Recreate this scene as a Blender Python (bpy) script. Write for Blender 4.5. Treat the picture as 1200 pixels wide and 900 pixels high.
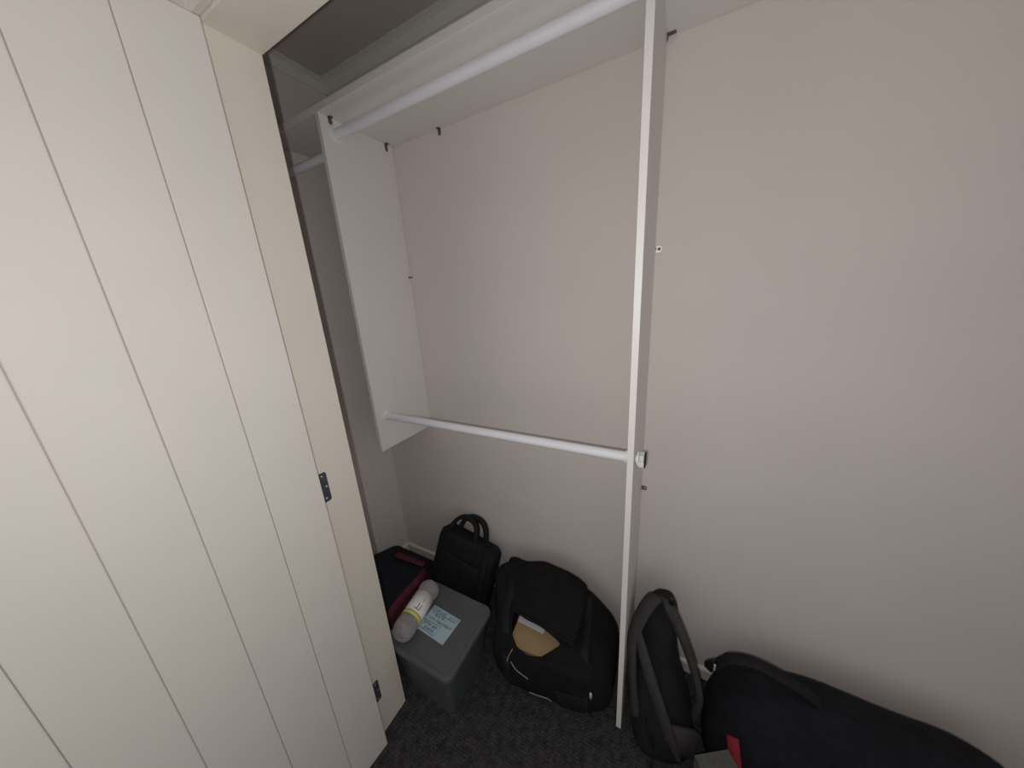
import bpy, math, random
from mathutils import Vector, Matrix, noise
random.seed(7)
for o in list(bpy.data.objects): bpy.data.objects.remove(o, do_unlink=True)
SC = bpy.context.scene
COL = SC.collection

# ------------------------------------------------------------ camera
YAW, PITCH, ROLL, FPX = .5032, -.271, -.0641, 364.786
CAM = Vector((1.4202, -1.0894, 1.4923))
fwd = Vector((-math.sin(YAW)*math.cos(PITCH), math.cos(YAW)*math.cos(PITCH), math.sin(PITCH)))
r0 = Vector((math.cos(YAW), math.sin(YAW), 0)); u0 = r0.cross(fwd)
rgt = r0*math.cos(ROLL)+u0*math.sin(ROLL); upv = -r0*math.sin(ROLL)+u0*math.cos(ROLL)
cam = bpy.data.cameras.new('camera'); camo = bpy.data.objects.new('camera', cam); COL.objects.link(camo)
cam.sensor_fit = 'HORIZONTAL'; cam.sensor_width = 36; cam.lens = 36*FPX/1200
cam.clip_start = .01
m = Matrix.Identity(4)
for i in range(3):
    m[i][0] = rgt[i]; m[i][1] = upv[i]; m[i][2] = -fwd[i]; m[i][3] = CAM[i]
camo.matrix_world = m
SC.camera = camo

# ------------------------------------------------------------ light: dim room daylight + the phone's own lamp
w = bpy.data.worlds.new('world'); SC.world = w; w.use_nodes = True
bg = w.node_tree.nodes['Background']; bg.inputs[0].default_value = (1, .96, .94, 1); bg.inputs[1].default_value = .35
fl = bpy.data.lights.new('phone_lamp', 'POINT'); fl.energy = 13.1; fl.color = (1, .975, .955); fl.shadow_soft_size = .006
flo = bpy.data.objects.new('phone_lamp', fl); COL.objects.link(flo)
flo.location = CAM - rgt*.027 - upv*.026 - fwd*.012
SC.view_settings.view_transform = 'Standard'; SC.view_settings.look = 'None'
SC.view_settings.gamma = 1; SC.view_settings.use_curve_mapping = False; SC.view_settings.exposure = 0

# ------------------------------------------------------------ materials
def mat(name, col, rough=.6, var=.0, vscale=8, bump=0, bscale=200, spec=.4, metal=0, bdist=.001, col2=None, sheen=0):
    m = bpy.data.materials.new(name); m.use_nodes = True
    nt = m.node_tree; b = nt.nodes['Principled BSDF']
    b.inputs['Roughness'].default_value = rough; b.inputs['Metallic'].default_value = metal
    b.inputs['Specular IOR Level'].default_value = spec
    if sheen: b.inputs['Sheen Weight'].default_value = sheen
    tc = nt.nodes.new('ShaderNodeTexCoord')
    c2 = col2 or tuple(c*(1-var) for c in col)
    n = nt.nodes.new('ShaderNodeTexNoise'); n.inputs['Scale'].default_value = vscale; n.inputs['Detail'].default_value = 5
    nt.links.new(tc.outputs['Object'], n.inputs['Vector'])
    mx = nt.nodes.new('ShaderNodeMix'); mx.data_type = 'RGBA'
    mx.inputs['A'].default_value = (*c2, 1); mx.inputs['B'].default_value = (*col, 1)
    rp = nt.nodes.new('ShaderNodeMapRange'); rp.inputs[1].default_value = .35; rp.inputs[2].default_value = .65
    nt.links.new(n.outputs['Fac'], rp.inputs[0]); nt.links.new(rp.outputs[0], mx.inputs['Factor'])
    nt.links.new(mx.outputs['Result'], b.inputs['Base Color'])
    if bump:
        nb = nt.nodes.new('ShaderNodeTexNoise'); nb.inputs['Scale'].default_value = bscale; nb.inputs['Detail'].default_value = 3
        nt.links.new(tc.outputs['Object'], nb.inputs['Vector'])
        bp = nt.nodes.new('ShaderNodeBump'); bp.inputs['Strength'].default_value = bump; bp.inputs['Distance'].default_value = bdist
        nt.links.new(nb.outputs['Fac'], bp.inputs['Height']); nt.links.new(bp.outputs['Normal'], b.inputs['Normal'])
    return m
def carpet_mat():
    m = bpy.data.materials.new('carpet'); m.use_nodes = True
    nt = m.node_tree; b = nt.nodes['Principled BSDF']; b.inputs['Roughness'].default_value = .95
    b.inputs['Specular IOR Level'].default_value = .1
    tc = nt.nodes.new('ShaderNodeTexCoord')
    mp = nt.nodes.new('ShaderNodeMapping'); mp.inputs['Scale'].default_value = (1, .8, 1)
    nt.links.new(tc.outputs['Object'], mp.inputs[0])
    v = nt.nodes.new('ShaderNodeTexVoronoi'); v.inputs['Scale'].default_value = 130; v.inputs['Randomness'].default_value = .45
    nt.links.new(mp.outputs[0], v.inputs['Vector'])
    n = nt.nodes.new('ShaderNodeTexNoise'); n.inputs['Scale'].default_value = 45; n.inputs['Detail'].default_value = 4
    nt.links.new(mp.outputs[0], n.inputs['Vector'])
    r = nt.nodes.new('ShaderNodeValToRGB')
    r.color_ramp.elements[0].position = .3; r.color_ramp.elements[0].color = (.048, .047, .049, 1)
    r.color_ramp.elements[1].position = .75; r.color_ramp.elements[1].color = (.110, .106, .108, 1)
    nt.links.new(n.outputs['Fac'], r.inputs[0])
    mx = nt.nodes.new('ShaderNodeMix'); mx.data_type = 'RGBA'; mx.blend_type = 'MULTIPLY'; mx.inputs['Factor'].default_value = .55
    inv = nt.nodes.new('ShaderNodeMapRange'); inv.inputs[1].default_value = .0; inv.inputs[2].default_value = .6; inv.inputs[3].default_value = 1; inv.inputs[4].default_value = .25
    nt.links.new(v.outputs['Distance'], inv.inputs[0])
    nt.links.new(r.outputs[0], mx.inputs['A']); nt.links.new(inv.outputs[0], mx.inputs['B'])
    nt.links.new(mx.outputs['Result'], b.inputs['Base Color'])
    bp = nt.nodes.new('ShaderNodeBump'); bp.inputs['Strength'].default_value = .9; bp.inputs['Distance'].default_value = .004
    nt.links.new(inv.outputs[0], bp.inputs['Height']); nt.links.new(bp.outputs[0], b.inputs['Normal'])
    return m
M = dict(
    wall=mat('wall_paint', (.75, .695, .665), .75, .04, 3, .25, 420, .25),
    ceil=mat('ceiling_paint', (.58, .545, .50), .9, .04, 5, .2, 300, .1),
    cornice=mat('cornice_paint', (.68, .66, .62), .7, .03, 5, .1, 300, .2),
    melamine=mat('white_melamine', (.80, .775, .75), .42, .02, 4, .06, 500, .4),
    edge=mat('edge_band', (.86, .85, .83), .4, .02, 10, 0, 1, .4),
    rod=mat('rod_white', (.88, .88, .94), .35, .02, 20, 0, 1, .5),
    plastic=mat('white_plastic', (.86, .86, .84), .35, .02, 20, 0, 1, .5),
    jamb=mat('cream_enamel', (.80, .755, .675), .5, .03, 4, .05, 200, .3),
    doorp=mat('door_paint', (.76, .725, .68), .55, .03, 6, .12, 260, .3),
    skirt=mat('skirting_paint', (.78, .75, .70), .5, .03, 10, 0, 1, .3),
    carpet=carpet_mat(),
    zinc=mat('zinc', (.78, .78, .77), .35, .1, 60, 0, 1, .5, .35),
    hinge=mat('dark_steel', (.085, .088, .125), .5, .2, 50, 0, 1, .5, .3),
    screw=mat('screw_steel', (.45, .44, .47), .35, .1, 50, 0, 1, .5, .6),
    steel=mat('dull_steel', (.34, .33, .32), .3, .2, 60, 0, 1, .5, .9),
    clip=mat('grey_clip', (.16, .165, .155), .5, .2, 80, 0, 1, .4, .3),
    black=mat('black_nylon', (.017, .017, .020), .8, .3, 30, .5, 900, .25, 0, .0006),
    black2=mat('black_canvas', (.012, .0115, .012), .85, .3, 24, .6, 700, .2, 0, .0008),
    blackblue=mat('blue_black_canvas', (.013, .0135, .018), .85, .3, 24, .6, 700, .2, 0, .0008),
    web=mat('black_webbing', (.013, .013, .014), .75, .2, 60, .6, 600, .3),
    strapgrey=mat('charcoal_strap', (.060, .057, .058), .85, .15, 60, .6, 800, .2),
    navy=mat('navy_fabric', (.021, .026, .036), .85, .3, 20, .6, 600, .2),
    maroon=mat('maroon_fabric', (.15, .040, .060), .8, .35, 30, .6, 600, .25),
    red=mat('red_strap', (.27, .018, .035), .7, .3, 40, .4, 500, .3),
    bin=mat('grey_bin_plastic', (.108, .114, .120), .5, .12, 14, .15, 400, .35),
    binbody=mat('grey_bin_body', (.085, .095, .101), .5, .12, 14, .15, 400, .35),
    towel=mat('grey_fleece', (.34, .325, .34), .95, .22, 70, .9, 350, .1, 0, .003, None, .3),
    paper=mat('white_paper', (.88, .84, .83), .7, .04, 20, 0, 1, .2),
    lime=mat('lime_print', (.72, .70, .17), .6, .1, 30, 0, 1, .2),
    ink=mat('grey_ink', (.06, .05, .06), .7, .1, 30, 0, 1, .2),
    note=mat('pale_blue_note', (.44, .60, .68), .7, .06, 30, 0, 1, .2),
    pen=mat('blue_black_pen', (.012, .016, .04), .7, .1, 30, 0, 1, .2),
    card=mat('cardboard', (.40, .285, .165), .85, .08, 40, .1, 300, .1),
    whitecard=mat('white_sheet', (.66, .65, .66), .7, .04, 20, 0, 1, .2),
    grey=mat('grey_board', (.105, .108, .098), .85, .2, 40, .4, 500, .1),
    pipe=mat('grey_piping', (.30, .29, .27), .6, .2, 50, 0, 1, .3),
    buckle=mat('gloss_black_plastic', (.012, .012, .013), .3, .1, 40, 0, 1, .5),
    rubber=mat('dark_rubber', (.02, .02, .02), .7, .1, 40, 0, 1, .3),
)

# ------------------------------------------------------------ helpers
def obj(name, verts, faces, material, parent=None, smooth=False, subsurf=0, bevel=0, bseg=2):
    me = bpy.data.meshes.new(name); me.from_pydata([tuple(v) for v in verts], [], faces); me.update()
    if smooth:
        for p in me.polygons: p.use_smooth = True
    o = bpy.data.objects.new(name, me); COL.objects.link(o)
    me.materials.append(M[material])
    if parent: o.parent = parent
    if bevel:
        b = o.modifiers.new('bevel', 'BEVEL'); b.width = bevel; b.segments = bseg; b.limit_method = 'ANGLE'
    if subsurf:
        s = o.modifiers.new('sub', 'SUBSURF'); s.levels = subsurf; s.render_levels = subsurf
    return o
def boxvf(x0, x1, y0, y1, z0, z1):
    v = [(x0,y0,z0),(x1,y0,z0),(x1,y1,z0),(x0,y1,z0),(x0,y0,z1),(x1,y0,z1),(x1,y1,z1),(x0,y1,z1)]
    f = [(3,2,1,0),(4,5,6,7),(0,1,5,4),(1,2,6,5),(2,3,7,6),(3,0,4,7)]
    return v, f
def box(name, x0, x1, y0, y1, z0, z1, material, parent=None, bevel=0):
    v, f = boxvf(x0,x1,y0,y1,z0,z1)
    return obj(name, v, f, material, parent, bevel=bevel)
def merge(*vfs):
    V, F = [], []
    for v, f in vfs:
        k = len(V); V += list(v); F += [tuple(i+k for i in q) for q in f]
    return V, F
def prism(poly, h, axis='z'):
    n = len(poly)
    v = [(*p, 0) for p in poly]+[(*p, h) for p in poly]
    f = [tuple(range(n-1, -1, -1)), tuple(range(n, 2*n))]+[(i, (i+1)%n, n+(i+1)%n, n+i) for i in range(n)]
    return v, f
def lathe(prof, n=24, axis='z', cap=True):
    v, f = [], []
    for (r, h) in prof:
        for k in range(n):
            a = 2*math.pi*k/n
            p = (r*math.cos(a), r*math.sin(a), h)
            v.append(p if axis == 'z' else (p[2], p[0], p[1]) if axis == 'x' else (p[0], p[2], p[1]))
    for j in range(len(prof)-1):
        for k in range(n):
            f.append((j*n+k, j*n+(k+1)%n, (j+1)*n+(k+1)%n, (j+1)*n+k))
    if cap:
        f.append(tuple(range(n-1, -1, -1))); f.append(tuple((len(prof)-1)*n+k for k in range(n)))
    return v, f
def shift(vf, d, rot=None):
    v, f = vf
    out = []
    for p in v:
        p = Vector(p)
        if rot: p = rot @ p
        out.append(tuple(p+Vector(d)))
    return out, f
def loft(rings, cap0=True, cap1=True):
    n = len(rings[0]); v = [tuple(p) for r in rings for p in r]; f = []
    for j in range(len(rings)-1):
        for k in range(n):
            f.append((j*n+k, j*n+(k+1)%n, (j+1)*n+(k+1)%n, (j+1)*n+k))
    def cap(r, flip):
        k = len(v); base = r*n
        c = sum((Vector(v[base+i]) for i in range(n)), Vector())/n
        v.append(tuple(c))
        for i in range(n):
            f.append((k, base+(i+1)%n, base+i) if flip else (k, base+i, base+(i+1)%n))
    if cap0: cap(0, True)
    if cap1: cap(len(rings)-1, False)
    return v, f
def catmull(pts, per=6):
    P = [Vector(p) for p in pts]; out = []
    P = [2*P[0]-P[1]]+P+[2*P[-1]-P[-2]]
    for i in range(1, len(P)-2):
        for k in range(per):
            t = k/per
            a, b, c, d = P[i-1], P[i], P[i+1], P[i+2]
            out.append(.5*((2*b)+(c-a)*t+(2*a-5*b+4*c-d)*t*t+(3*b-a-3*c+d)*t**3))
    out.append(P[-2]); return out
def tube(pts, r, n=8, per=6):
    C = catmull(pts, per) if per else [Vector(p) for p in pts]
    rings = []
    prev = None
    for i, p in enumerate(C):
        t = (C[min(i+1, len(C)-1)]-C[max(i-1, 0)]).normalized()
        if prev is None:
            a = t.orthogonal().normalized()
        else:
            a = (prev-t*prev.dot(t)).normalized()
        prev = a; b = t.cross(a)
        rings.append([p+(a*math.cos(2*math.pi*k/n)+b*math.sin(2*math.pi*k/n))*r for k in range(n)])
    return loft(rings)
def ribbon(pts, side, width, thick, per=6, widths=None):
    """flat strap with rounded section; side = list of side directions per control point or one vector"""
    C = catmull(pts, per)
    S = catmull(side, per) if isinstance(side, list) else [Vector(side)]*len(C)
    W = [Vector((x,0,0)) for x in widths] if widths else None
    W = [q.x for q in catmull(W, per)] if W else [width]*len(C)
    rings = []
    for i, p in enumerate(C):
        t = (C[min(i+1, len(C)-1)]-C[max(i-1, 0)]).normalized()
        s = (S[i]-t*S[i].dot(t)).normalized(); nrm = t.cross(s)
        h = W[i]/2; e = thick/2
        sec = [(-h, 0), (-h*.93, -e), (0, -e*1.1), (h*.93, -e), (h, 0), (h*.93, e), (0, e*1.1), (-h*.93, e)]
        rings.append([p+s*a+nrm*b for a, b in sec])
    return loft(rings)
def rrect(cx, cy, hx, hy, ex, n, z=0):
    out = []
    for k in range(n):
        a = 2*math.pi*k/n; c, s_ = math.cos(a), math.sin(a)
        out.append(Vector((cx+hx*math.copysign(abs(c)**(2/ex), c), cy+hy*math.copysign(abs(s_)**(2/ex), s_), z)))
    return out
def wrinkle(v, amp, sc, seed=0, zfix=.01):
    out = []
    for p in v:
        p = Vector(p); q = p*sc+Vector((seed, seed*1.7, -seed))
        d = noise.noise_vector(q)*amp
        if p.z < zfix: d.z = max(d.z, 0)*.2
        out.append(tuple(p+d))
    return out
def empty(name, loc, label, cat, group=None):
    o = bpy.data.objects.new(name, None); COL.objects.link(o); o.location = loc; o.empty_display_size = .05
    o['label'] = label; o['category'] = cat
    if group: o['group'] = group
    return o
def tag(o, label, cat, group=None):
    o['label'] = label; o['category'] = cat
    if group: o['group'] = group
    return o
def struct(o, label=None, cat=None):
    o['kind'] = 'structure'
    if label: o['label'] = label
    if cat: o['category'] = cat
    return o
def local(vf, loc):           # express world coordinates in a parent's frame
    return [tuple(Vector(p)-Vector(loc)) for p in vf[0]], vf[1]

# ------------------------------------------------------------ setting
CEIL = 2.41; XR = 2.75
struct(box('floor', -.1, XR+.1, -2.6, .1, -.08, 0, 'carpet'), 'dark charcoal looped carpet on the closet floor', 'carpet')
struct(box('wall_back', -.1, XR+.1, 0, .1, 0, CEIL+.1, 'wall'), 'greige painted back wall behind the closet rods', 'wall')
struct(box('wall_left', -.1, 0, -.58, 0, 0, CEIL+.1, 'wall'), 'greige painted short side wall of the closet', 'wall')
struct(box('wall_right', XR, XR+.1, -.58, 0, 0, CEIL+.1, 'wall'), 'greige closet side wall at the far right', 'wall')
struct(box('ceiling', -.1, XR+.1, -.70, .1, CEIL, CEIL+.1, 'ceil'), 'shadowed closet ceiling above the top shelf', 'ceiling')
XJ, YI, YO, ZH, XJR = .577, -.583, -.686, 2.03, 2.42
fw = merge(boxvf(-.1, XJ-.02, YO, YI, 0, CEIL+.1), boxvf(XJR+.02, XR+.1, YO, YI, 0, CEIL+.1), boxvf(XJ-.02, XJR+.02, YO, YI, ZH+.02, CEIL+.1))
struct(obj('wall_front', *fw, 'wall'), 'front closet wall holding the door opening', 'wall')
# door frame (jamb lining) with architrave on the room side
jf = struct(obj('trim_1', *merge(boxvf(XJ-.02, XJ, YO, YI, 0, ZH+.02), boxvf(XJR, XJR+.02, YO, YI, 0, ZH+.02), boxvf(XJ, XJR, YO, YI, ZH, ZH+.02)), 'jamb', bevel=.0015),
            'cream painted door frame lining the closet opening', 'door frame')
struct(obj('trim_2', *merge(boxvf(XJ-.075, XJ-.006, YO-.014, YO, 0, ZH+.07), boxvf(XJR+.006, XJR+.075, YO-.014, YO, 0, ZH+.07), boxvf(XJ-.006, XJR+.006, YO-.014, YO, ZH+.006, ZH+.07)), 'jamb', bevel=.002),
       'cream architrave around the room side of the closet opening', 'architrave')
# cornice strips
def cornice(name, p0, p1, inward, label):
    sec = [(0, -.034), (.006, -.034), (.012, -.027), (.024, -.013), (.036, -.007), (.044, -.005), (.044, 0), (0, 0)]
    rings = []
    for p in (p0, p1):
        rings.append([Vector(p)+Vector(inward)*a+Vector((0, 0, b)) for a, b in sec])
    v, f = loft(rings)
    return struct(obj(name, v, f, 'cornice'), label, 'cornice')
cornice('trim_3', (0, 0, CEIL), (XR, 0, CEIL), (0, -1, 0), 'pale cornice strip along the back wall ceiling line')
cornice('trim_4', (0, 0, CEIL), (0, YI, CEIL), (1, 0, 0), 'pale cornice strip along the side wall ceiling line')
# skirting
def skirt(name, p0, p1, inward, label):
    sec = [(0, 0), (.012, 0), (.012, .044), (.009, .049), (.004, .0515), (0, .0515)]
    rings = [[Vector(p)+Vector(inward)*a+Vector((0, 0, b)) for a, b in sec] for p in (p0, p1)]
    return struct(obj(name, *loft(rings), 'skirt'), label, 'baseboard')
skirt('baseboard_back', (0, 0, 0), (XR, 0, 0), (0, -1, 0), 'low cream skirting board along the back wall')
skirt('baseboard_left', (0, 0, 0), (0, YI, 0), (1, 0, 0), 'low cream skirting board along the short side wall')

# hinged door, opened back into the room; its inner face stands one leaf-thickness proud of the jamb
A = math.radians(5)
DT, DW = .036, .74
du = Vector((-math.sin(A), -math.cos(A), 0)); dn = Vector((math.cos(A), -math.sin(A), 0))   # along the leaf, inner-face normal
hp = Vector((XJ+.004, YO-.0135, .008))
def dpt(a, b, z): return hp+du*a+dn*b+Vector((0, 0, z))
def dbox(a0, a1, b0, b1, z0, z1):
    v, f = boxvf(a0, a1, b0, b1, z0, z1)
    return [tuple(dpt(*p)) for p in v], [tuple(reversed(q)) for q in f]
door = struct(obj('door_1', *dbox(0, DW, 0, DT-.006, .0, 2.005), 'doorp'), 'pale grooved closet door swung open beside the frame', 'door')
bw = .1157
for i in range(7):
    a0, a1 = i*bw, min((i+1)*bw, DW)
    if a1-a0 < .02: continue
    obj('board', *dbox(a0+.0004, a1-.0004, DT-.0062, DT, .0, 2.005), 'doorp', door, bevel=.0022, bseg=2)
for zc in (1.015, .2):
    pl = [(0, -.0445)]
    for k in range(4):
        t = -math.pi/2+k*math.pi/6; pl.append((.021-.006+.006*math.cos(t), -.0385+.006*math.sin(t)))
    for k in range(4):
        t = k*math.pi/6; pl.append((.021-.006+.006*math.cos(t), .0385+.006*math.sin(t)))
    pl.append((0, .0445))
    v, f = prism(pl, .0016)
    v = [(XJ+p[2]-.0004, YO-.0005+p[0], zc+p[1]) for p in v]
    h = obj('hinge', v, f, 'hinge', door); h['label'] = 'dark steel butt hinge leaf on the jamb'
    kv = shift(lathe([(.0045, -.0445), (.0045, .0445)], 12), (XJ-.001, YO-.0055, zc))
    obj('knuckle', *kv, 'hinge', h, smooth=False)
    for (dy, dz) in ((.0085, .034), (.0150, 0), (.0085, -.034)):
        sv = shift(lathe([(.0034, 0), (.0034, .0006), (.0026, .0012), (.001, .0012)], 12, 'x'), (XJ+.0011, YO+dy, zc+dz))
        obj('screw', *sv, 'screw', h)

# ------------------------------------------------------------ closet fittings
H, XL, XRP, D, T, HB = 2.105, .340, 1.3207, .3039, .016, .894
shelf = tag(box('closet_shelf', .002, XR-.002, -D-.001, -.001, H, H+.021, 'melamine', bevel=.0008),
            'long white shelf board running under the closet ceiling', 'shelf')
left = tag(box('side_panel', XL-T, XL, -D, -.001, HB, H-.0005, 'melamine', bevel=.0006),
           'short white upright panel hanging below the shelf, ending at mid height', 'panel')
right = tag(box('side_panel', XRP, XRP+T, -D, -.001, .002, H-.0005, 'melamine', bevel=.0006),
            'tall white upright panel seen edge-on, reaching down to the carpet', 'panel')
e = box('edge_band', XRP+.0003, XRP+T-.0003, -D-.0008, -D, .003, H-.001, 'edge', right); e['label'] = 'bright white front edge strip'

def rod(name, x0, x1, y, z, r, label, sockets):
    root = empty(name, ((x0+x1)/2, y, z), label, 'rod')
    loc = root.location
    obj('tube', *local(shift(lathe([(r, x0+.001), (r, x1-.001)], 28, 'x', False), (0, y, z)), loc), 'rod', root, smooth=False)
    for ob in root.children:
        for p in ob.data.polygons: p.use_smooth = len(p.vertices) == 4
    for (x, sgn) in sockets:
        prof = [(r+.0005, 0), (r+.0085, 0), (r+.0085, .003), (r+.004, .0045), (r+.0034, .012), (r+.0006, .012)]
        prof = [(a, b*sgn) for a, b in prof]
        so = obj('socket', *local(shift(lathe(prof, 28, 'x', False), (x, y, z)), loc), 'plastic', root)
        so['label'] = 'white plastic rod socket'
    return root
top = rod('hanging_rod', XL, XRP, -.2524, 2.059, .0155, 'upper white hanging rod close under the shelf', [(XL+.0005, 1), (XRP-.0005, -1)])
low = rod('hanging_rod', XL, XRP, -.2519, 1.0394, .0150, 'lower white hanging rod spanning between the two upright panels', [(XL+.0005, 1), (XRP-.0005, -1)])
lef = rod('hanging_rod', .001, XL-T, -.25, 2.013, .0145, 'short white hanging rod between the short panel and the side wall', [(.0015, 1)])
# through-fitting of the lower rod on the outer face of the tall panel
loc = low.location; xo = XRP+T
fit = obj('end_fitting', *local(merge(
    shift(lathe([(.012, 0), (.012, .003), (.0205, .003), (.0205, .0075), (.0195, .0088), (.017, .0088)], 28, 'x'), (xo+.0003, -.2519, 1.0394)),
    ), loc), 'plastic', low)
fit['label'] = 'white plastic rod end cap on the outer face of the tall panel'
obj('cap_block', *local(merge(boxvf(xo+.0088, xo+.0225, -.268, -.236, 1.0225, 1.0380), boxvf(xo+.0100, xo+.0220, -.2665, -.2375, 1.0390, 1.0560)), loc), 'plastic', fit, bevel=.0015)
obj('cap_pad', *local(boxvf(xo+.0225, xo+.0262, -.2675, -.2365, 1.023, 1.0560), loc), 'rubber', fit)

# small angle brackets
def bracket(parent, corner, da, db, la, lb, wdt, material, axis, label):
    """two little plates meeting at `corner`, along da and db, width along `axis`"""
    c = Vector(corner); da = Vector(da); db = Vector(db); ax = Vector(axis)
    th = .0016; vfs = []
    pl = Vector(parent.location)
    for (u, nrm, L) in ((da, db, la), (db, da, lb)):
        poly = [(0, -wdt/2), (L-wdt*.35, -wdt/2), (L-wdt*.1, -wdt*.35), (L, 0), (L-wdt*.1, wdt*.35), (L-wdt*.35, wdt/2), (0, wdt/2)]
        v, f = prism(poly, th)
        vv = [tuple(c+u*p[0]+ax*p[1]+nrm*(p[2]+.0002)-pl) for p in v]
        vfs.append((vv, f))
    o = obj('bracket', *merge(*vfs), material, parent); o['label'] = label
    for (u, nrm, L) in ((da, db, la), (db, da, lb)):
        q = c+u*(L*.6)+nrm*(th+.0002)
        rot = nrm.to_track_quat('Z', 'Y').to_matrix()
        sv = shift(lathe([(wdt*.26, 0), (wdt*.26, .001), (wdt*.16, .0018)], 10), q-pl, rot)
        obj('screw', *sv, 'screw' if material == 'steel' else 'clip', o)
    return o
X_, Y_, Z_ = (1, 0, 0), (0, 1, 0), (0, 0, 1)
bracket(left, (XL, -.265, H), (0, 0, -1), X_, .021, .013, .014, 'clip', Y_, 'small grey angle bracket under the shelf front')
bracket(left, (XL, -.034, H), (0, 0, -1), X_, .026, .015, .013, 'clip', Y_, 'small grey angle bracket under the shelf back')
bracket(left, (XL, 0, 1.605), X_, (0, -1, 0), .012, .016, .018, 'zinc', Z_, 'shiny metal angle bracket at the wall')
bracket(right, (xo, 0, 1.603), X_, (0, -1, 0), .018, .016, .018, 'zinc', Z_, 'shiny metal angle bracket at the wall')
bracket(right, (xo, 0, .791), X_, (0, -1, 0), .018, .016, .016, 'steel', Z_, 'metal angle bracket low on the wall')
bracket(right, (xo, -.012, H), X_, (0, 0, -1), .022, .014, .012, 'clip', Y_, 'small grey angle bracket under the shelf')
bracket(bpy.data.objects['wall_back'], (.584, 0, H), (0, 0, -1), (0, -1, 0), .022, .014, .013, 'clip', X_, 'small grey angle bracket on the back wall')

for (x, z) in ((.348, .732), (.426, .610)):
    obj('filler_spot', *shift(lathe([(.0022, 0), (.0018, .0006), (.0004, .0008)], 10, 'y'), (x, -.0008, z)), 'plastic', bpy.data.objects['wall_back'])

# ------------------------------------------------------------ storage bin with lid
BZ = .268
bx0, bx1, by0, by1 = .503, .823, -.578, -.288
bcx, bcy = (bx0+bx1)/2, (by0+by1)/2
hx, hy = (bx1-bx0)/2, (by1-by0)/2
binr = empty('storage_bin', (bcx, bcy, 0), 'dark grey plastic storage bin with lid, carrying the blue note', 'storage bin')
def rr(h1, h2, z, r, n=6):
    out = []
    for (sx, sy, a0) in ((1, 1, 0), (-1, 1, 90), (-1, -1, 180), (1, -1, 270)):
        for k in range(n):
            a = math.radians(a0+90*k/(n-1))
            out.append(Vector((sx*(h1-r)+r*math.cos(a), sy*(h2-r)+r*math.sin(a), z)))
    return out
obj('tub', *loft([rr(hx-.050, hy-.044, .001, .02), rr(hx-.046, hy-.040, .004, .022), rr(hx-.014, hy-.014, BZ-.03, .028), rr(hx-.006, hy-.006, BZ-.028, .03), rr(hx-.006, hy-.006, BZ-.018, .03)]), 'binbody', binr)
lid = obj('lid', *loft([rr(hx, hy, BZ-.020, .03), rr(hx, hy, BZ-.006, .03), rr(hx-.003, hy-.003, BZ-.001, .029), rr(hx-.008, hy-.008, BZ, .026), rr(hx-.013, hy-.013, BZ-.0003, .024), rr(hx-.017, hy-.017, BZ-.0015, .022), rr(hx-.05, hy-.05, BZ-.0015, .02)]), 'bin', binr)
lid['label'] = 'flat grey lid with a raised rounded rim'
ZL = BZ-.0015

# ------------------------------------------------------------ sticky note with pen writing
GL = {  # stroke letters in a 1 x 1.4 cell
 'S': [[(.9,1.25),(.6,1.4),(.2,1.3),(.1,1.0),(.5,.75),(.9,.5),(.8,.1),(.4,0),(.05,.15)]], 'T': [[(0,1.4),(1,1.4)],[(.5,1.4),(.5,0)]],
 'O': [[(.5,1.4),(.1,1.1),(.05,.4),(.4,0),(.85,.2),(.95,.9),(.7,1.35),(.5,1.4)]], 'R': [[(.1,0),(.1,1.4),(.7,1.35),(.85,1.05),(.6,.75),(.1,.7)],[(.5,.7),(.95,0)]],
 'A': [[(0,0),(.5,1.4),(1,0)],[(.2,.5),(.8,.5)]], 'G': [[(.9,1.2),(.5,1.4),(.1,1),(.1,.35),(.5,0),(.9,.2),(.9,.65),(.55,.65)]],
 'E': [[(.9,1.4),(.1,1.4),(.1,0),(.9,0)],[(.1,.72),(.75,.72)]], 'U': [[(.1,1.4),(.1,.3),(.4,0),(.75,.1),(.9,.4),(.9,1.4)]],
 'N': [[(.1,0),(.1,1.4),(.9,0),(.9,1.4)]], 'I': [[(.5,1.4),(.5,0)],[(.2,1.4),(.8,1.4)],[(.2,0),(.8,0)]], 'H': [[(.1,0),(.1,1.4)],[(.9,0),(.9,1.4)],[(.1,.7),(.9,.7)]],
 'L': [[(.15,1.4),(.15,0),(.9,0)]], 'Y': [[(0,1.4),(.5,.7),(1,1.4)],[(.5,.7),(.5,0)]], 'M': [[(.05,0),(.15,1.4),(.5,.5),(.85,1.4),(.95,0)]],
 'Q': [[(.5,1.4),(.1,1.1),(.05,.4),(.4,0),(.85,.2),(.95,.9),(.7,1.35),(.5,1.4)],[(.55,.4),(1,-.1)]], 'P': [[(.1,0),(.1,1.4),(.75,1.35),(.85,1),(.6,.7),(.1,.65)]],
 'B': [[(.1,0),(.1,1.4),(.7,1.3),(.75,.95),(.15,.75),(.8,.6),(.85,.15),(.1,0)]], '-': [[(.2,.7),(.8,.7)]], '*': [[(.3,.7),(.5,.85),(.65,.7),(.5,.55),(.3,.7)],[(.4,.7),(.6,.7)]], ' ': []}
def stroke_flat(lines, wdt):
    V, F = [], []
    for ln in lines:
        P = [Vector((*p, 0)) for p in ln]; k0 = len(V)
        for i, p in enumerate(P):
            t = (P[min(i+1, len(P)-1)]-P[max(i-1, 0)]).normalized(); s_ = Vector((-t.y, t.x, 0))*wdt/2
            V += [p+s_, p-s_]
        for i in range(len(P)-1): F.append((k0+2*i+1, k0+2*i+3, k0+2*i+2, k0+2*i))
    return V, F
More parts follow.
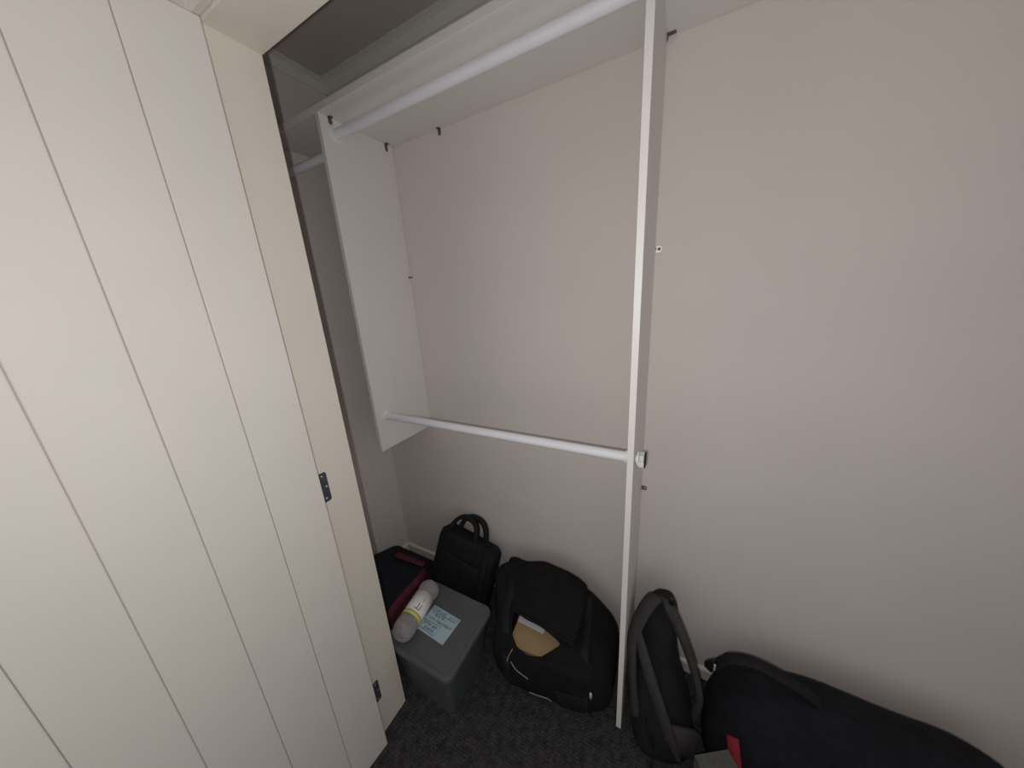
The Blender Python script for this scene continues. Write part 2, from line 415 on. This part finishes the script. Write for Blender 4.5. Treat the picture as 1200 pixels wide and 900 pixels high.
def text_lines(txt, x, y, h, adv):
    out = []
    rng = random.Random(len(txt)*31+int(x*1e4))
    for i, c in enumerate(txt):
        ox, oy = x+i*adv, y+rng.uniform(-.05, .05)*h
        for ln in GL[c]:
            out.append([(ox+p[0]*adv*.72, oy+p[1]/1.4*h) for p in ln])
    return out
NW, NH = .140, .105
note_o = Vector((.592, -.381, ZL+.0004)); nrot = math.radians(-2.5)
nroot = empty('sticky_note', note_o, 'pale blue handwritten note lying on the grey bin lid', 'note')
nroot.rotation_euler = (0, 0, nrot)
# sheet lies flat, its lower edge lifting a little; origin at the top-left corner
sv, sf = [], []
NX, NY = 8, 8
for j in range(NY+1):
    for i in range(NX+1):
        u, t = i/NX, j/NY
        sv.append((u*NW, -t*NH, .0002+.0009*max(0, t-.5)**2*4))
for j in range(NY):
    for i in range(NX):
        a = j*(NX+1)+i; sf.append((a, a+NX+1, a+NX+2, a+1))
sh = obj('sheet', sv, sf, 'note', nroot); so = sh.modifiers.new('thick', 'SOLIDIFY'); so.thickness = .0003; so.offset = 1
L = []
L += text_lines('STORAGE UNIT', .004, -.0180, .0125, .0112)
L += [[(.011, -.0222), (.07, -.0215), (.128, -.0209)]]
L += text_lines('- HEALTH -', .018, -.0350, .0090, .0078)
L += text_lines('* GYM EQUIPMENT', .003, -.0518, .0088, .0087)
L += [[(.002, -.0630), (.090, -.0590), (.083, -.0975), (.002, -.0935), (.002, -.0630)]]
L += text_lines('OTTER BOT', .012, -.0755, .0086, .0075)
L += text_lines('HAMPER', .028, -.0905, .0082, .0080)
V, F = stroke_flat(L, .0017)
V = [(p.x, p.y, .0012+.0009*max(0, -p.y/NH-.5)**2*4) for p in V]
hw = obj('handwriting', V, F, 'pen', nroot); hw['label'] = 'dark pen capitals and a drawn box'

# ------------------------------------------------------------ rolled fleece throw on the lid
ta, tb = Vector((.552, -.352, 0)), Vector((.583, -.546, 0))
tr = .0385; tf = .0435
troot_loc = Vector(((ta.x+tb.x)/2, (ta.y+tb.y)/2, ZL+.0032))
tw = empty('rolled_blanket', troot_loc, 'rolled grey fleece blanket in a white paper band on the bin', 'blanket')
tl = (tb-ta).length; td = (tb-ta).normalized(); ts = Vector((-td.y, td.x, 0))      # axis from far end to near end
def tpt(a, ang, r):     # a along axis from the middle, angle 0 = up
    return td*a+ts*(r*math.sin(ang))+Vector((0, 0, r*math.cos(ang)+tf*.97))
prof = [(.010, -.003), (.022, -.008), (.032, -.004), (.040, .006), (.0435, .020), (.0425, .036), (.0385, .046)]
half = tl/2+.006
rings = []
ax = [(-half+b, r) for r, b in prof]+[(x*half/10, tr) for x in (-3, -1, 1, 3)]+[(half-b, r) for r, b in reversed(prof)]
for (a, r) in ax:
    ring = []
    for k in range(40):
        an = 2*math.pi*k/40
        wob = 1+.06*noise.noise(Vector((a*22, math.cos(an)*1.6, math.sin(an)*1.6+3)))
        ring.append(tpt(a, an, r*wob*(.98 if math.cos(an) < -.8 else 1)))
    rings.append(ring)
v, f = loft(rings); f = [tuple(reversed(q)) for q in f]
obj('roll', v, f, 'towel', tw, smooth=True, subsurf=1)
# rolled layers showing at the near end
sp = []
for k in range(60):
    an = k*.33; r = .008+.028*k/60
    sp.append(tpt(half+.0075-.00025*(k/6)**1.2, an, r))
obj('end_fold', *tube(sp, .0022, 6, 0), 'towel', tw, smooth=True)
def band(a0, a1, r, material, name, parent, n=48):
    rings = [[tpt(a, 2*math.pi*k/n, q) for k in range(n)] for (a, q) in ((a0, r-.0006), (a0, r), ((a0+a1)/2, r+.0003), (a1, r), (a1, r-.0006))]
    v, f = loft(rings, False, False); f = [tuple(reversed(q)) for q in f]
    return obj(name, v, f, material, parent, smooth=True)
bd = band(-.049, .049, tr+.0022, 'paper', 'paper_band', tw); bd['label'] = 'white printed paper band'
gs = band(.034, .0495, tr+.0027, 'lime', 'lime_stripe', bd); gs['label'] = 'yellow-green stripe'
# printed mark on the band: two hooked strokes and a faint line of small print
def wrapmark(lines, a_c, ang_c, wdt):
    V, F = stroke_flat(lines, wdt)
    out = []
    for p in V:
        out.append(tuple(tpt(a_c+p.x, ang_c+p.y/(tr+.003), tr+.0032)))
    return out, [tuple(reversed(q)) for q in F]
SGN = 1
mk = [[(-.012, .000), (.006, .000), (.011, -.003), (.012, -.008), (.008, -.011)], [(-.012, .012), (.006, .012), (.011, .009), (.012, .004), (.008, .001)]]
obj('print_mark', *wrapmark(mk, .014, .50, .0028), 'ink', bd)
mk2 = [[(-.006+.004*i, -.002), (-.004+.004*i, .002)] for i in range(4)]
obj('small_print', *wrapmark(mk2, -.018, .70, .0014), 'ink', bd)

# ------------------------------------------------------------ black laptop bag behind the bin
lb_loc = Vector((.522, -.165, .041))
lb = empty('laptop_bag', lb_loc, 'upright black laptop bag with a loop handle against the back wall', 'bag')
lb.rotation_euler = (math.radians(-17), math.radians(9.5), 0)
def frame_ring(hw_, z0, z1, r, y, n=6):
    out = []
    zc, hz = (z0+z1)/2, (z1-z0)/2
    for (sx, sz, a0) in ((1, 1, 0), (-1, 1, 90), (-1, -1, 180), (1, -1, 270)):
        for k in range(n):
            a = math.radians(a0+90*k/(n-1))
            out.append(Vector((sx*(hw_-r)+r*math.cos(a), y, zc+sz*(hz-r)+r*math.sin(a))))
    return out
LW, LH = .166, .334
rings = [frame_ring(LW-.03, .03, LH-.03, .03, -.062), frame_ring(LW-.012, .01, LH-.012, .036, -.058), frame_ring(LW-.001, .0, LH-.001, .04, -.046), frame_ring(LW, .0, LH, .042, 0), frame_ring(LW-.001, .0, LH-.001, .04, .034), frame_ring(LW-.014, .01, LH-.012, .036, .044)]
v, f = loft(rings); v = wrinkle(v, .006, 9, 2)
obj('body', v, f, 'black', lb, smooth=True, subsurf=1)
rings = [frame_ring(LW-.05, .05, .225, .03, -.076), frame_ring(LW-.036, .035, .24, .035, -.072), frame_ring(LW-.032, .03, .245, .035, -.056)]
v, f = loft(rings); v = wrinkle(v, .004, 12, 5)
fp = obj('front_pocket', v, f, 'black', lb, smooth=True, subsurf=1)
obj('zip', *tube([(-.145, -.0745, .243), (-.08, -.076, .2445), (.08, -.076, .2445), (.145, -.0745, .243)], .0022, 6), 'web', fp, smooth=True)
zz = frame_ring(LW+.001, -.0, LH+.001, .042, -.028)
zz = [p for p in zz if p.z > .08]
zz = sorted([p for p in zz], key=lambda p: math.atan2(p.x, -(p.z-.2)) % (2*math.pi))
top_edge = [(-LW-.001, -.02, .15), (-LW-.001, -.02, LH-.05), (-LW+.012, -.02, LH-.012), (-LW+.05, -.02, LH+.001), (0, -.02, LH+.002), (LW-.05, -.02, LH+.001), (LW-.012, -.02, LH-.012), (LW+.001, -.02, LH-.05), (LW+.001, -.02, .15)]
obj('piping', *tube(top_edge, .003, 6), 'web', lb, smooth=True)
for (yy, lean, hh, hxo) in ((-.030, .026, .076, -.036), (.018, .004, .080, -.006)):
    hpnts = [(-.098, yy, LH-.045), (-.092, yy, LH+.010), (-.070, yy+lean*.7, LH+hh*.72), (-.030, yy+lean, LH+hh), (.030, yy+lean, LH+hh), (.070, yy+lean*.7, LH+hh*.72), (.092, yy, LH+.010), (.098, yy, LH-.045)]
    hd = obj('handle', *ribbon([(q[0]*.82+hxo, q[1], q[2]) for q in hpnts], (0, 1, 0), .028, .017), 'web', lb, smooth=True)
st = obj('strap', *ribbon([(.12, -.060, .335), (.125, -.072, .25), (.130, -.080, .15), (.128, -.080, .05)], (1, 0, 0), .034, .006), 'web', lb, smooth=True)

# ------------------------------------------------------------ navy bag with maroon trim in the corner
nb_loc = Vector((.2, -.285, 0))
nb = empty('duffel_bag', nb_loc, 'slumped navy bag with maroon trim in the corner behind the frame', 'bag')
def nbring(hx_, hy_, z, ex=5, dx=0, dy=0): return rrect(dx, dy, hx_, hy_, ex, 40, z)
rings = [nbring(.14, .17, .002), nbring(.165, .20, .010), nbring(.180, .215, .05), nbring(.180, .215, .12), nbring(.176, .205, .165)]
v, f = loft(rings, True, False)
v = [(p[0], p[1], p[2]+(p[2]/.165)*(-.072*max(0, p[1]+.02)/.2 + .03*max(0, -.05-p[0])/.12)) for p in v]
v = [(p[0]*(1-.24*max(0, min(1, (p[1]-.0)/.13))) if p[0] > 0 else p[0], p[1], p[2]) for p in v]
v = wrinkle(v, .010, 11, 4)
side = obj('side_gusset', v, f, 'maroon', nb, smooth=True, subsurf=1)
rings = [nbring(.178, .206, .158), nbring(.172, .200, .172), nbring(.150, .178, .186), nbring(.10, .12, .192), nbring(.04, .05, .193)]
v, f = loft(rings, True, True)
v = [(p[0], p[1], p[2]+(-.072*max(0, p[1]+.02)/.2 + .03*max(0, -.05-p[0])/.12)) for p in v]
v = [(p[0]*(1-.24*max(0, min(1, (p[1]-.0)/.13))) if p[0] > 0 else p[0], p[1], p[2]) for p in v]
v = wrinkle(v, .012, 10, 8)
obj('top_panel', v, f, 'navy', nb, smooth=True, subsurf=1)
def topz(x, y): return 0.190-.05*max(0, y+.02)/.2+(.018 if x < -.1 else 0)
sp = [(.186, -.225, .165), (.184, -.145, .193), (.186, -.055, .203), (.176, .025, .190), (.150, .085, .165)]
ms = obj('trim_strip', *ribbon(sp, [(.75, 0, -.65)]*5, .034, .010), 'maroon', nb, smooth=True); ms['label'] = 'maroon webbing strip'
sp = [(-.06, .09, .182), (.02, .105, .168), (.06, .115, .160), (.105, .125, .148)]
obj('strap', *ribbon(sp, [(0, 1, -.3)]*4, .040, .008), 'maroon', nb, smooth=True)

# ------------------------------------------------------------ big black duffel with a carton inside
df_loc = Vector((1.05, -.22, 0))
df = empty('duffel_bag', df_loc, 'large black duffel gaping open around a brown carton, beside the bin', 'bag')
N = 48
def arch(x):    # height of the back ridge against the wall
    pts = [(.78, .347), (.82, .352), (.90, .359), (.97, .372), (1.03, .374), (1.09, .371), (1.14, .357), (1.18, .332), (1.22, .300), (1.26, .262), (1.31, .205)]
    if x <= pts[0][0]: return pts[0][1]
    for (a, b) in zip(pts, pts[1:]):
        if x <= b[0]: return a[1]+(b[1]-a[1])*(x-a[0])/(b[0]-a[0])
    return pts[-1][1]
hole = [(.905, -.262), (.922, -.305), (.942, -.350), (.970, -.376), (1.02, -.386), (1.070, -.364), (1.118, -.302), (1.11, -.298), (1.06, -.290), (1.01, -.281), (.96, -.272), (.93, -.266)]
# resample hole by angle around its centre, and bodies by the same angles
hc = Vector((1.02, -.315, 0)); bc = Vector((1.05, -.22, 0))
def ray_poly(poly, c, a):
    d = Vector((math.cos(a), math.sin(a))); best = None
    for i in range(len(poly)):
        p, q = Vector(poly[i]), Vector(poly[(i+1) % len(poly)])
        e_ = q-p; den = d.x*e_.y-d.y*e_.x
        if abs(den) < 1e-9: continue
        w_ = p-Vector((c.x, c.y)); t = (w_.x*e_.y-w_.y*e_.x)/den; s_ = (w_.x*d.y-w_.y*d.x)/den
        if t > 0 and -1e-6 <= s_ <= 1+1e-6 and (best is None or t < best): best = t
    return Vector((c.x, c.y, 0))+Vector((d.x, d.y, 0))*(best or .05)
def body(x0, x1, y0, y1, ex, a):
    cx, cy, hx_, hy_ = (x0+x1)/2, (y0+y1)/2, (x1-x0)/2, (y1-y0)/2
    c, s_ = math.cos(a), math.sin(a)
    return Vector((cx+hx_*math.copysign(abs(c)**(2/ex), c), cy+hy_*math.copysign(abs(s_)**(2/ex), s_), 0))
def warp(p):
    fr = max(0, min(1, (-.2-p.y)/.085)); fy = max(0, min(1, (-p.y-.1)/.28))
    if p.x < 1.0: p.x += .080*fr*(1.0-p.x)/.2
    else: p.y += .16*(p.x-1.0)*fy
    return p
R_ = [[] for _ in range(10)]
for k in range(N):
    a = 2*math.pi*k/N
    h_ = ray_poly(hole, hc, a)
    sh_ = warp(body(.758, 1.290, -.398, -.085, 5.5, a))
    bl = warp(body(.748, 1.308, -.408, -.035, 5.5, a))
    bs = warp(body(.785, 1.300, -.370, -.05, 4.5, a))
    back = max(0, min(1, (sh_.y+.40)/.30))               # 0 front .. 1 back
    zs = .225*(1-back)+arch(sh_.x)*back
    if sh_.x > 1.2: zs = min(zs, arch(sh_.x))
    hb_ = max(0, min(1, (h_.y+.38)/.1))
    zh_ = .250+.022*hb_
    mid = h_.lerp(sh_, .5); mb = max(0, min(1, (mid.y+.40)/.30)); zm = (zh_+zs)/2+.012
    if mid.x > 1.18: zm = min(zm, arch(mid.x)+.03)
    q = h_.lerp(sh_, .80); R_[0].append(Vector((q.x, q.y, .115)))
    q = h_.lerp(sh_, .78); R_[1].append(Vector((q.x, q.y, .20)))
    q = h_.lerp(sh_, .05); R_[2].append(Vector((q.x, q.y, zh_-.010)))
    R_[3].append(Vector((h_.x, h_.y, zh_)))
    q = h_.lerp(sh_, .08); R_[4].append(Vector((q.x, q.y, zh_+.006)))
    R_[5].append(Vector((mid.x, mid.y, zm)))
    q = h_.lerp(sh_, .88); R_[6].append(Vector((q.x, q.y, zs+.002)))
    q = sh_.lerp(bl, .5); R_[7].append(Vector((q.x, q.y, zs*.88)))
    R_[8].append(Vector((bl.x, bl.y, .13)))
    R_[9].append(Vector((bs.x, bs.y, .004)))
v, f = loft(R_, True, True)
v = [tuple(Vector(p)-df_loc) for p in wrinkle(v, .013, 8, 3)]
f = [tuple(reversed(q)) for q in f]
obj('body', v, f, 'black2', df, smooth=True, subsurf=2)
# folded-back top flap leaning on the wall
fv, ff = [], []
for j in range(9):
    t = j/8
    for i in range(13):
        u = i/12
        x = (.868+u*.297)*(1-t)+(.790+u*.370)*t-.010*math.sin(math.pi*t)*(1-2*u)
        y0_ = -.262-.030*u
        y = y0_*(1-t)+(-.085)*t
        z = .279*(1-t)+(arch(x)-.002)*t+.022*math.sin(math.pi*t)-.014*t*(2*u-1)**4
        fv.append((x, y, z))
for j in range(8):
    for i in range(12):
        a = j*13+i; ff.append((a, a+1, a+14, a+13))
fv = [tuple(Vector(p)-df_loc+noise.noise_vector(Vector(p)*9)*.016*min(1, (Vector(p).y+.30)*9)) for p in fv]
flp = obj('top_flap', fv, ff, 'black2', df, smooth=True, subsurf=1)
s_ = flp.modifiers.new('thick', 'SOLIDIFY'); s_.thickness = .007
obj('zip', *tube([tuple(Vector((.868+u*.297, -.262-.030*u-.001, .281))-df_loc) for u in (0, .25, .5, .75, 1)], .0032, 6), 'web', flp, smooth=True)
# details sewn onto the body: dropped onto its real surface
from mathutils.bvhtree import BVHTree
bpy.context.view_layer.update()
dg = bpy.context.evaluated_depsgraph_get()
bob = [o for o in df.children if o.name.startswith('body')][0]
eo = bob.evaluated_get(dg); em = eo.to_mesh()
bvh = BVHTree.FromPolygons([v.co.copy()+df_loc for v in em.vertices], [tuple(p.vertices) for p in em.polygons]); eo.to_mesh_clear()
def on_front(x, z, off=.002):
    h_ = bvh.ray_cast(Vector((x, -.9, z)), Vector((0, 1, 0)))
    return Vector((x, (h_[0].y if h_[0] else -.38)-off, z))-df_loc
def on_top(x, y, off=.002):
    h_ = bvh.ray_cast(Vector((x, y, .9)), Vector((0, 0, -1)))
    return Vector((x, y, (h_[0].z if h_[0] else .3)+off))-df_loc
gx, gz = 13, 7
pv, pf = [], []
for j in range(gz):
    for i in range(gx):
        u, t = i/(gx-1), j/(gz-1)
        ed = min(1, 6*min(u, 1-u), 4*min(t, 1-t))
        pv.append(on_front(1.118+.137*u, .05+.105*t, -.003+.013*ed**.5))
for j in range(gz-1):
    for i in range(gx-1):
        a = j*gx+i; pf.append((a, a+1, a+gx+1, a+gx))
pk = obj('front_pocket', pv, pf, 'blackblue', df, smooth=True, subsurf=1)
obj('zip', *tube([on_front(1.12+.13*u, .158, .002) for u in (0, .25, .5, .75, 1)], .003, 6), 'web', pk, smooth=True)
obj('webbing', *ribbon([on_front(.955, .02), on_front(.952, .08), on_front(.945, .15), on_front(.940, .21), on_top(.905, -.33), on_top(.880, -.27), on_top(.872, -.19), on_top(.880, -.12)], [(1, 0, 0)]*8, .034, .005), 'web', df, smooth=True)
obj('webbing', *ribbon([on_front(1.225, .02), on_front(1.222, .08), on_front(1.218, .15), on_top(1.205, -.30), on_top(1.195, -.24), on_top(1.182, -.17), on_top(1.170, -.11)], [(1, 0, 0)]*7, .034, .005), 'web', df, smooth=True)
for pts in (((.962, .252), (.949, .222), (.947, .200), (.951, .166)), ((.962, .214), (.976, .200), (.993, .190), (1.031, .176)), ((1.024, .085), (1.060, .092), (1.092, .096), (1.108, .080))):
    pp = obj('piping', *tube([on_front(x, z, .003) for x, z in pts], .0019, 6), 'pipe', df, smooth=True); pp['label'] = 'pale grey piping'
q = on_front(1.243, .185, .006)
pul = obj('zip_pull', *shift(lathe([(.001, -.013), (.0042, -.010), (.005, 0), (.0042, .010), (.001, .013)], 10), q), 'zinc', df)
pul['label'] = 'small shiny zip pull'

# carton in the duffel
ct_loc = Vector((1.03, -.255, .148))
ct = empty('cardboard_box', ct_loc, 'plain brown cardboard box inside the open black duffel', 'box')
crot = Matrix.Rotation(math.radians(5), 3, 'Z')
cv, cf = boxvf(-.105, .078, -.104, .085, 0, .092)
obj('carton', [tuple(crot @ Vector(p)) for p in cv], cf, 'card', ct, bevel=.002)
cv, cf = boxvf(-.105, .078, -.004, .085, .0922, .0935)
obj('flap', [tuple(crot @ Vector(p)) for p in cv], cf, 'card', ct)
cv, cf = boxvf(-.10, .01, -.024, .05, .0002, .0014)
ws = obj('paper_sheet', [tuple(crot @ Vector(p)) for p in cv], cf, 'whitecard')
ws.location = (1.03, -.255, .148+.0937); ws.rotation_euler = (0, 0, math.radians(-6))
tag(ws, 'white sheet lying on the brown carton in the duffel', 'paper')

# ------------------------------------------------------------ black backpack with charcoal straps right of the tall panel
bp_loc = Vector((1.455, -.19, 0))
bp = empty('backpack', bp_loc, 'black backpack with wide charcoal shoulder straps right of the tall panel', 'backpack')
secs = [(.003, .085, .105, 0, -.035), (.015, .094, .120, .003, -.035), (.09, .097, .122, .004, -.025), (.17, .086, .105, -.014, 0), (.25, .062, .088, -.034, .035), (.36, .055, .070, -.027, .062), (.425, .045, .05, -.018, .078), (.450, .022, .025, -.016, .085)]
rings = [rrect(dx, dy, a, b, 3, 32, z) for z, a, b, dx, dy in secs]
v, f = loft(rings); v = wrinkle(v, .012, 9, 6)
obj('body', v, f, 'black', bp, smooth=True, subsurf=1)
def W(pts): return [tuple(Vector((p[0]+.003-.014*max(0, p[2]-.2)/.3, p[1], p[2]*.905))-bp_loc) for p in pts]
# left strap: over the top and down the left side, splitting into an outer and an inner band
sl = W([(1.440, -.125, .490), (1.420, -.165, .530), (1.388, -.205, .490), (1.362, -.240, .405), (1.362, -.270, .315), (1.368, -.285, .215), (1.380, -.300, .120), (1.402, -.305, .045)])
sd = [(.9, -.3, .2), (.8, -.45, .35), (.8, -.5, .3), (.85, -.5, 0), (.85, -.5, 0), (.85, -.5, 0), (.85, -.5, 0), (.85, -.5, 0)]
s1 = obj('shoulder_strap', *ribbon(sl, sd, .05, .014, 6, [.045, .050, .046, .036, .028, .024, .034, .030]), 'strapgrey', bp, smooth=True)
sl = W([(1.372, -.228, .440), (1.398, -.268, .385), (1.425, -.297, .310), (1.455, -.315, .220), (1.488, -.325, .120), (1.505, -.322, .040)])
s2 = obj('harness_band', *ribbon(sl, [(.9, -.2, .35)]*6, .04, .010, 6, [.026, .034, .038, .038, .036, .034]), 'strapgrey', bp, smooth=True)
# right strap: stands off the body on its right
sl = W([(1.440, -.120, .485), (1.462, -.165, .528), (1.495, -.195, .480), (1.526, -.215, .400), (1.549, -.225, .310), (1.560, -.228, .220), (1.548, -.225, .120), (1.530, -.235, .040)])
sd = [(.9, .2, 0), (.85, -.3, -.3), (.8, -.3, -.4), (.8, -.4, -.3), (.8, -.5, -.1), (.8, -.5, 0), (.8, -.5, 0), (.8, -.5, 0)]
s3 = obj('shoulder_strap', *ribbon(sl, sd, .045, .014, 6, [.034, .036, .032, .026, .021, .021, .024, .026]), 'strapgrey', bp, smooth=True)
obj('grab_loop', *ribbon(W([(1.405, -.135, .500), (1.418, -.15, .518), (1.440, -.155, .526), (1.466, -.15, .520), (1.478, -.135, .500)]), (0, 1, 0), .018, .005), 'web', bp, smooth=True)
bk = obj('buckle', *local(boxvf(1.452, 1.470, -.172, -.160, .482, .508), bp_loc), 'buckle', bp, bevel=.004)
obj('side_webbing', *tube(W([(1.40, -.33, .20), (1.43, -.345, .11), (1.44, -.34, .05), (1.435, -.36, .006)]), .0035, 6), 'web', bp, smooth=True)
hl = [(1.47, -.318, .150), (1.515, -.312, .135), (1.548, -.29, .10), (1.555, -.275, .05)]
obj('hip_pad', *ribbon(W(hl), [(0, .2, 1)]*4, .07, .018, 6, [.05, .085, .075, .05]), 'strapgrey', bp, smooth=True)

# ------------------------------------------------------------ black holdall at the right, buckle on top
hb_loc = Vector((1.915, -.185, 0))
hbag = empty('holdall', hb_loc, 'black holdall with a buckled strap, right of the backpack', 'bag')
secs = [(.003, .32, .13, 0, 0), (.02, .335, .145, 0, 0), (.10, .345, .150, 0, 0), (.18, .335, .135, .01, .01), (.25, .31, .105, .025, .02), (.305, .26, .07, .045, .03), (.325, .17, .03, .05, .03)]
rings = [rrect(dx, dy, a, b, 3.2, 36, z) for z, a, b, dx, dy in secs]
v, f = loft(rings); v = wrinkle(v, .014, 8, 12)
obj('body', v, f, 'blackblue', hbag, smooth=True, subsurf=1)
def W2(pts): return [tuple(Vector(p)-hb_loc) for p in pts]
obj('strap', *ribbon(W2([(1.595, -.165, .285), (1.618, -.165, .325), (1.640, -.165, .352), (1.70, -.17, .375), (1.80, -.175, .355), (1.88, -.17, .30)]), [(0, 1, .2)]*6, .034, .006), 'web', hbag, smooth=True)
bk = obj('buckle', *local(shift(boxvf(-.020, .020, -.010, .010, -.014, .014), (1.592, -.166, .290), Matrix.Rotation(math.radians(-50), 3, 'Y')), hb_loc), 'buckle', hbag, bevel=.005)
obj('buckle_pin', *local(shift(lathe([(.003, -.012), (.003, .012)], 8), (1.597, -.178, .300)), hb_loc), 'zinc', bk)
rs = obj('red_strap', *ribbon(W2([(1.642, -.290, .212), (1.649, -.330, .170), (1.655, -.345, .110), (1.656, -.345, .050)]), [(.9, -.3, 0)]*4, .03, .006), 'red', hbag, smooth=True)
rs['label'] = 'dull red strap hanging down the side'
# grey flat carton lying in front of the holdall
gb = tag(obj('shoe_box', *shift(merge(boxvf(-.046, .046, -.04, .04, .0, .240), boxvf(-.049, .049, -.043, .043, .205, .250)), (1.604, -.412, .001), Matrix.Rotation(math.radians(33), 3, 'Z')), 'grey', bevel=.0015),
         'small upright grey box standing on the carpet in front of the holdall', 'box')
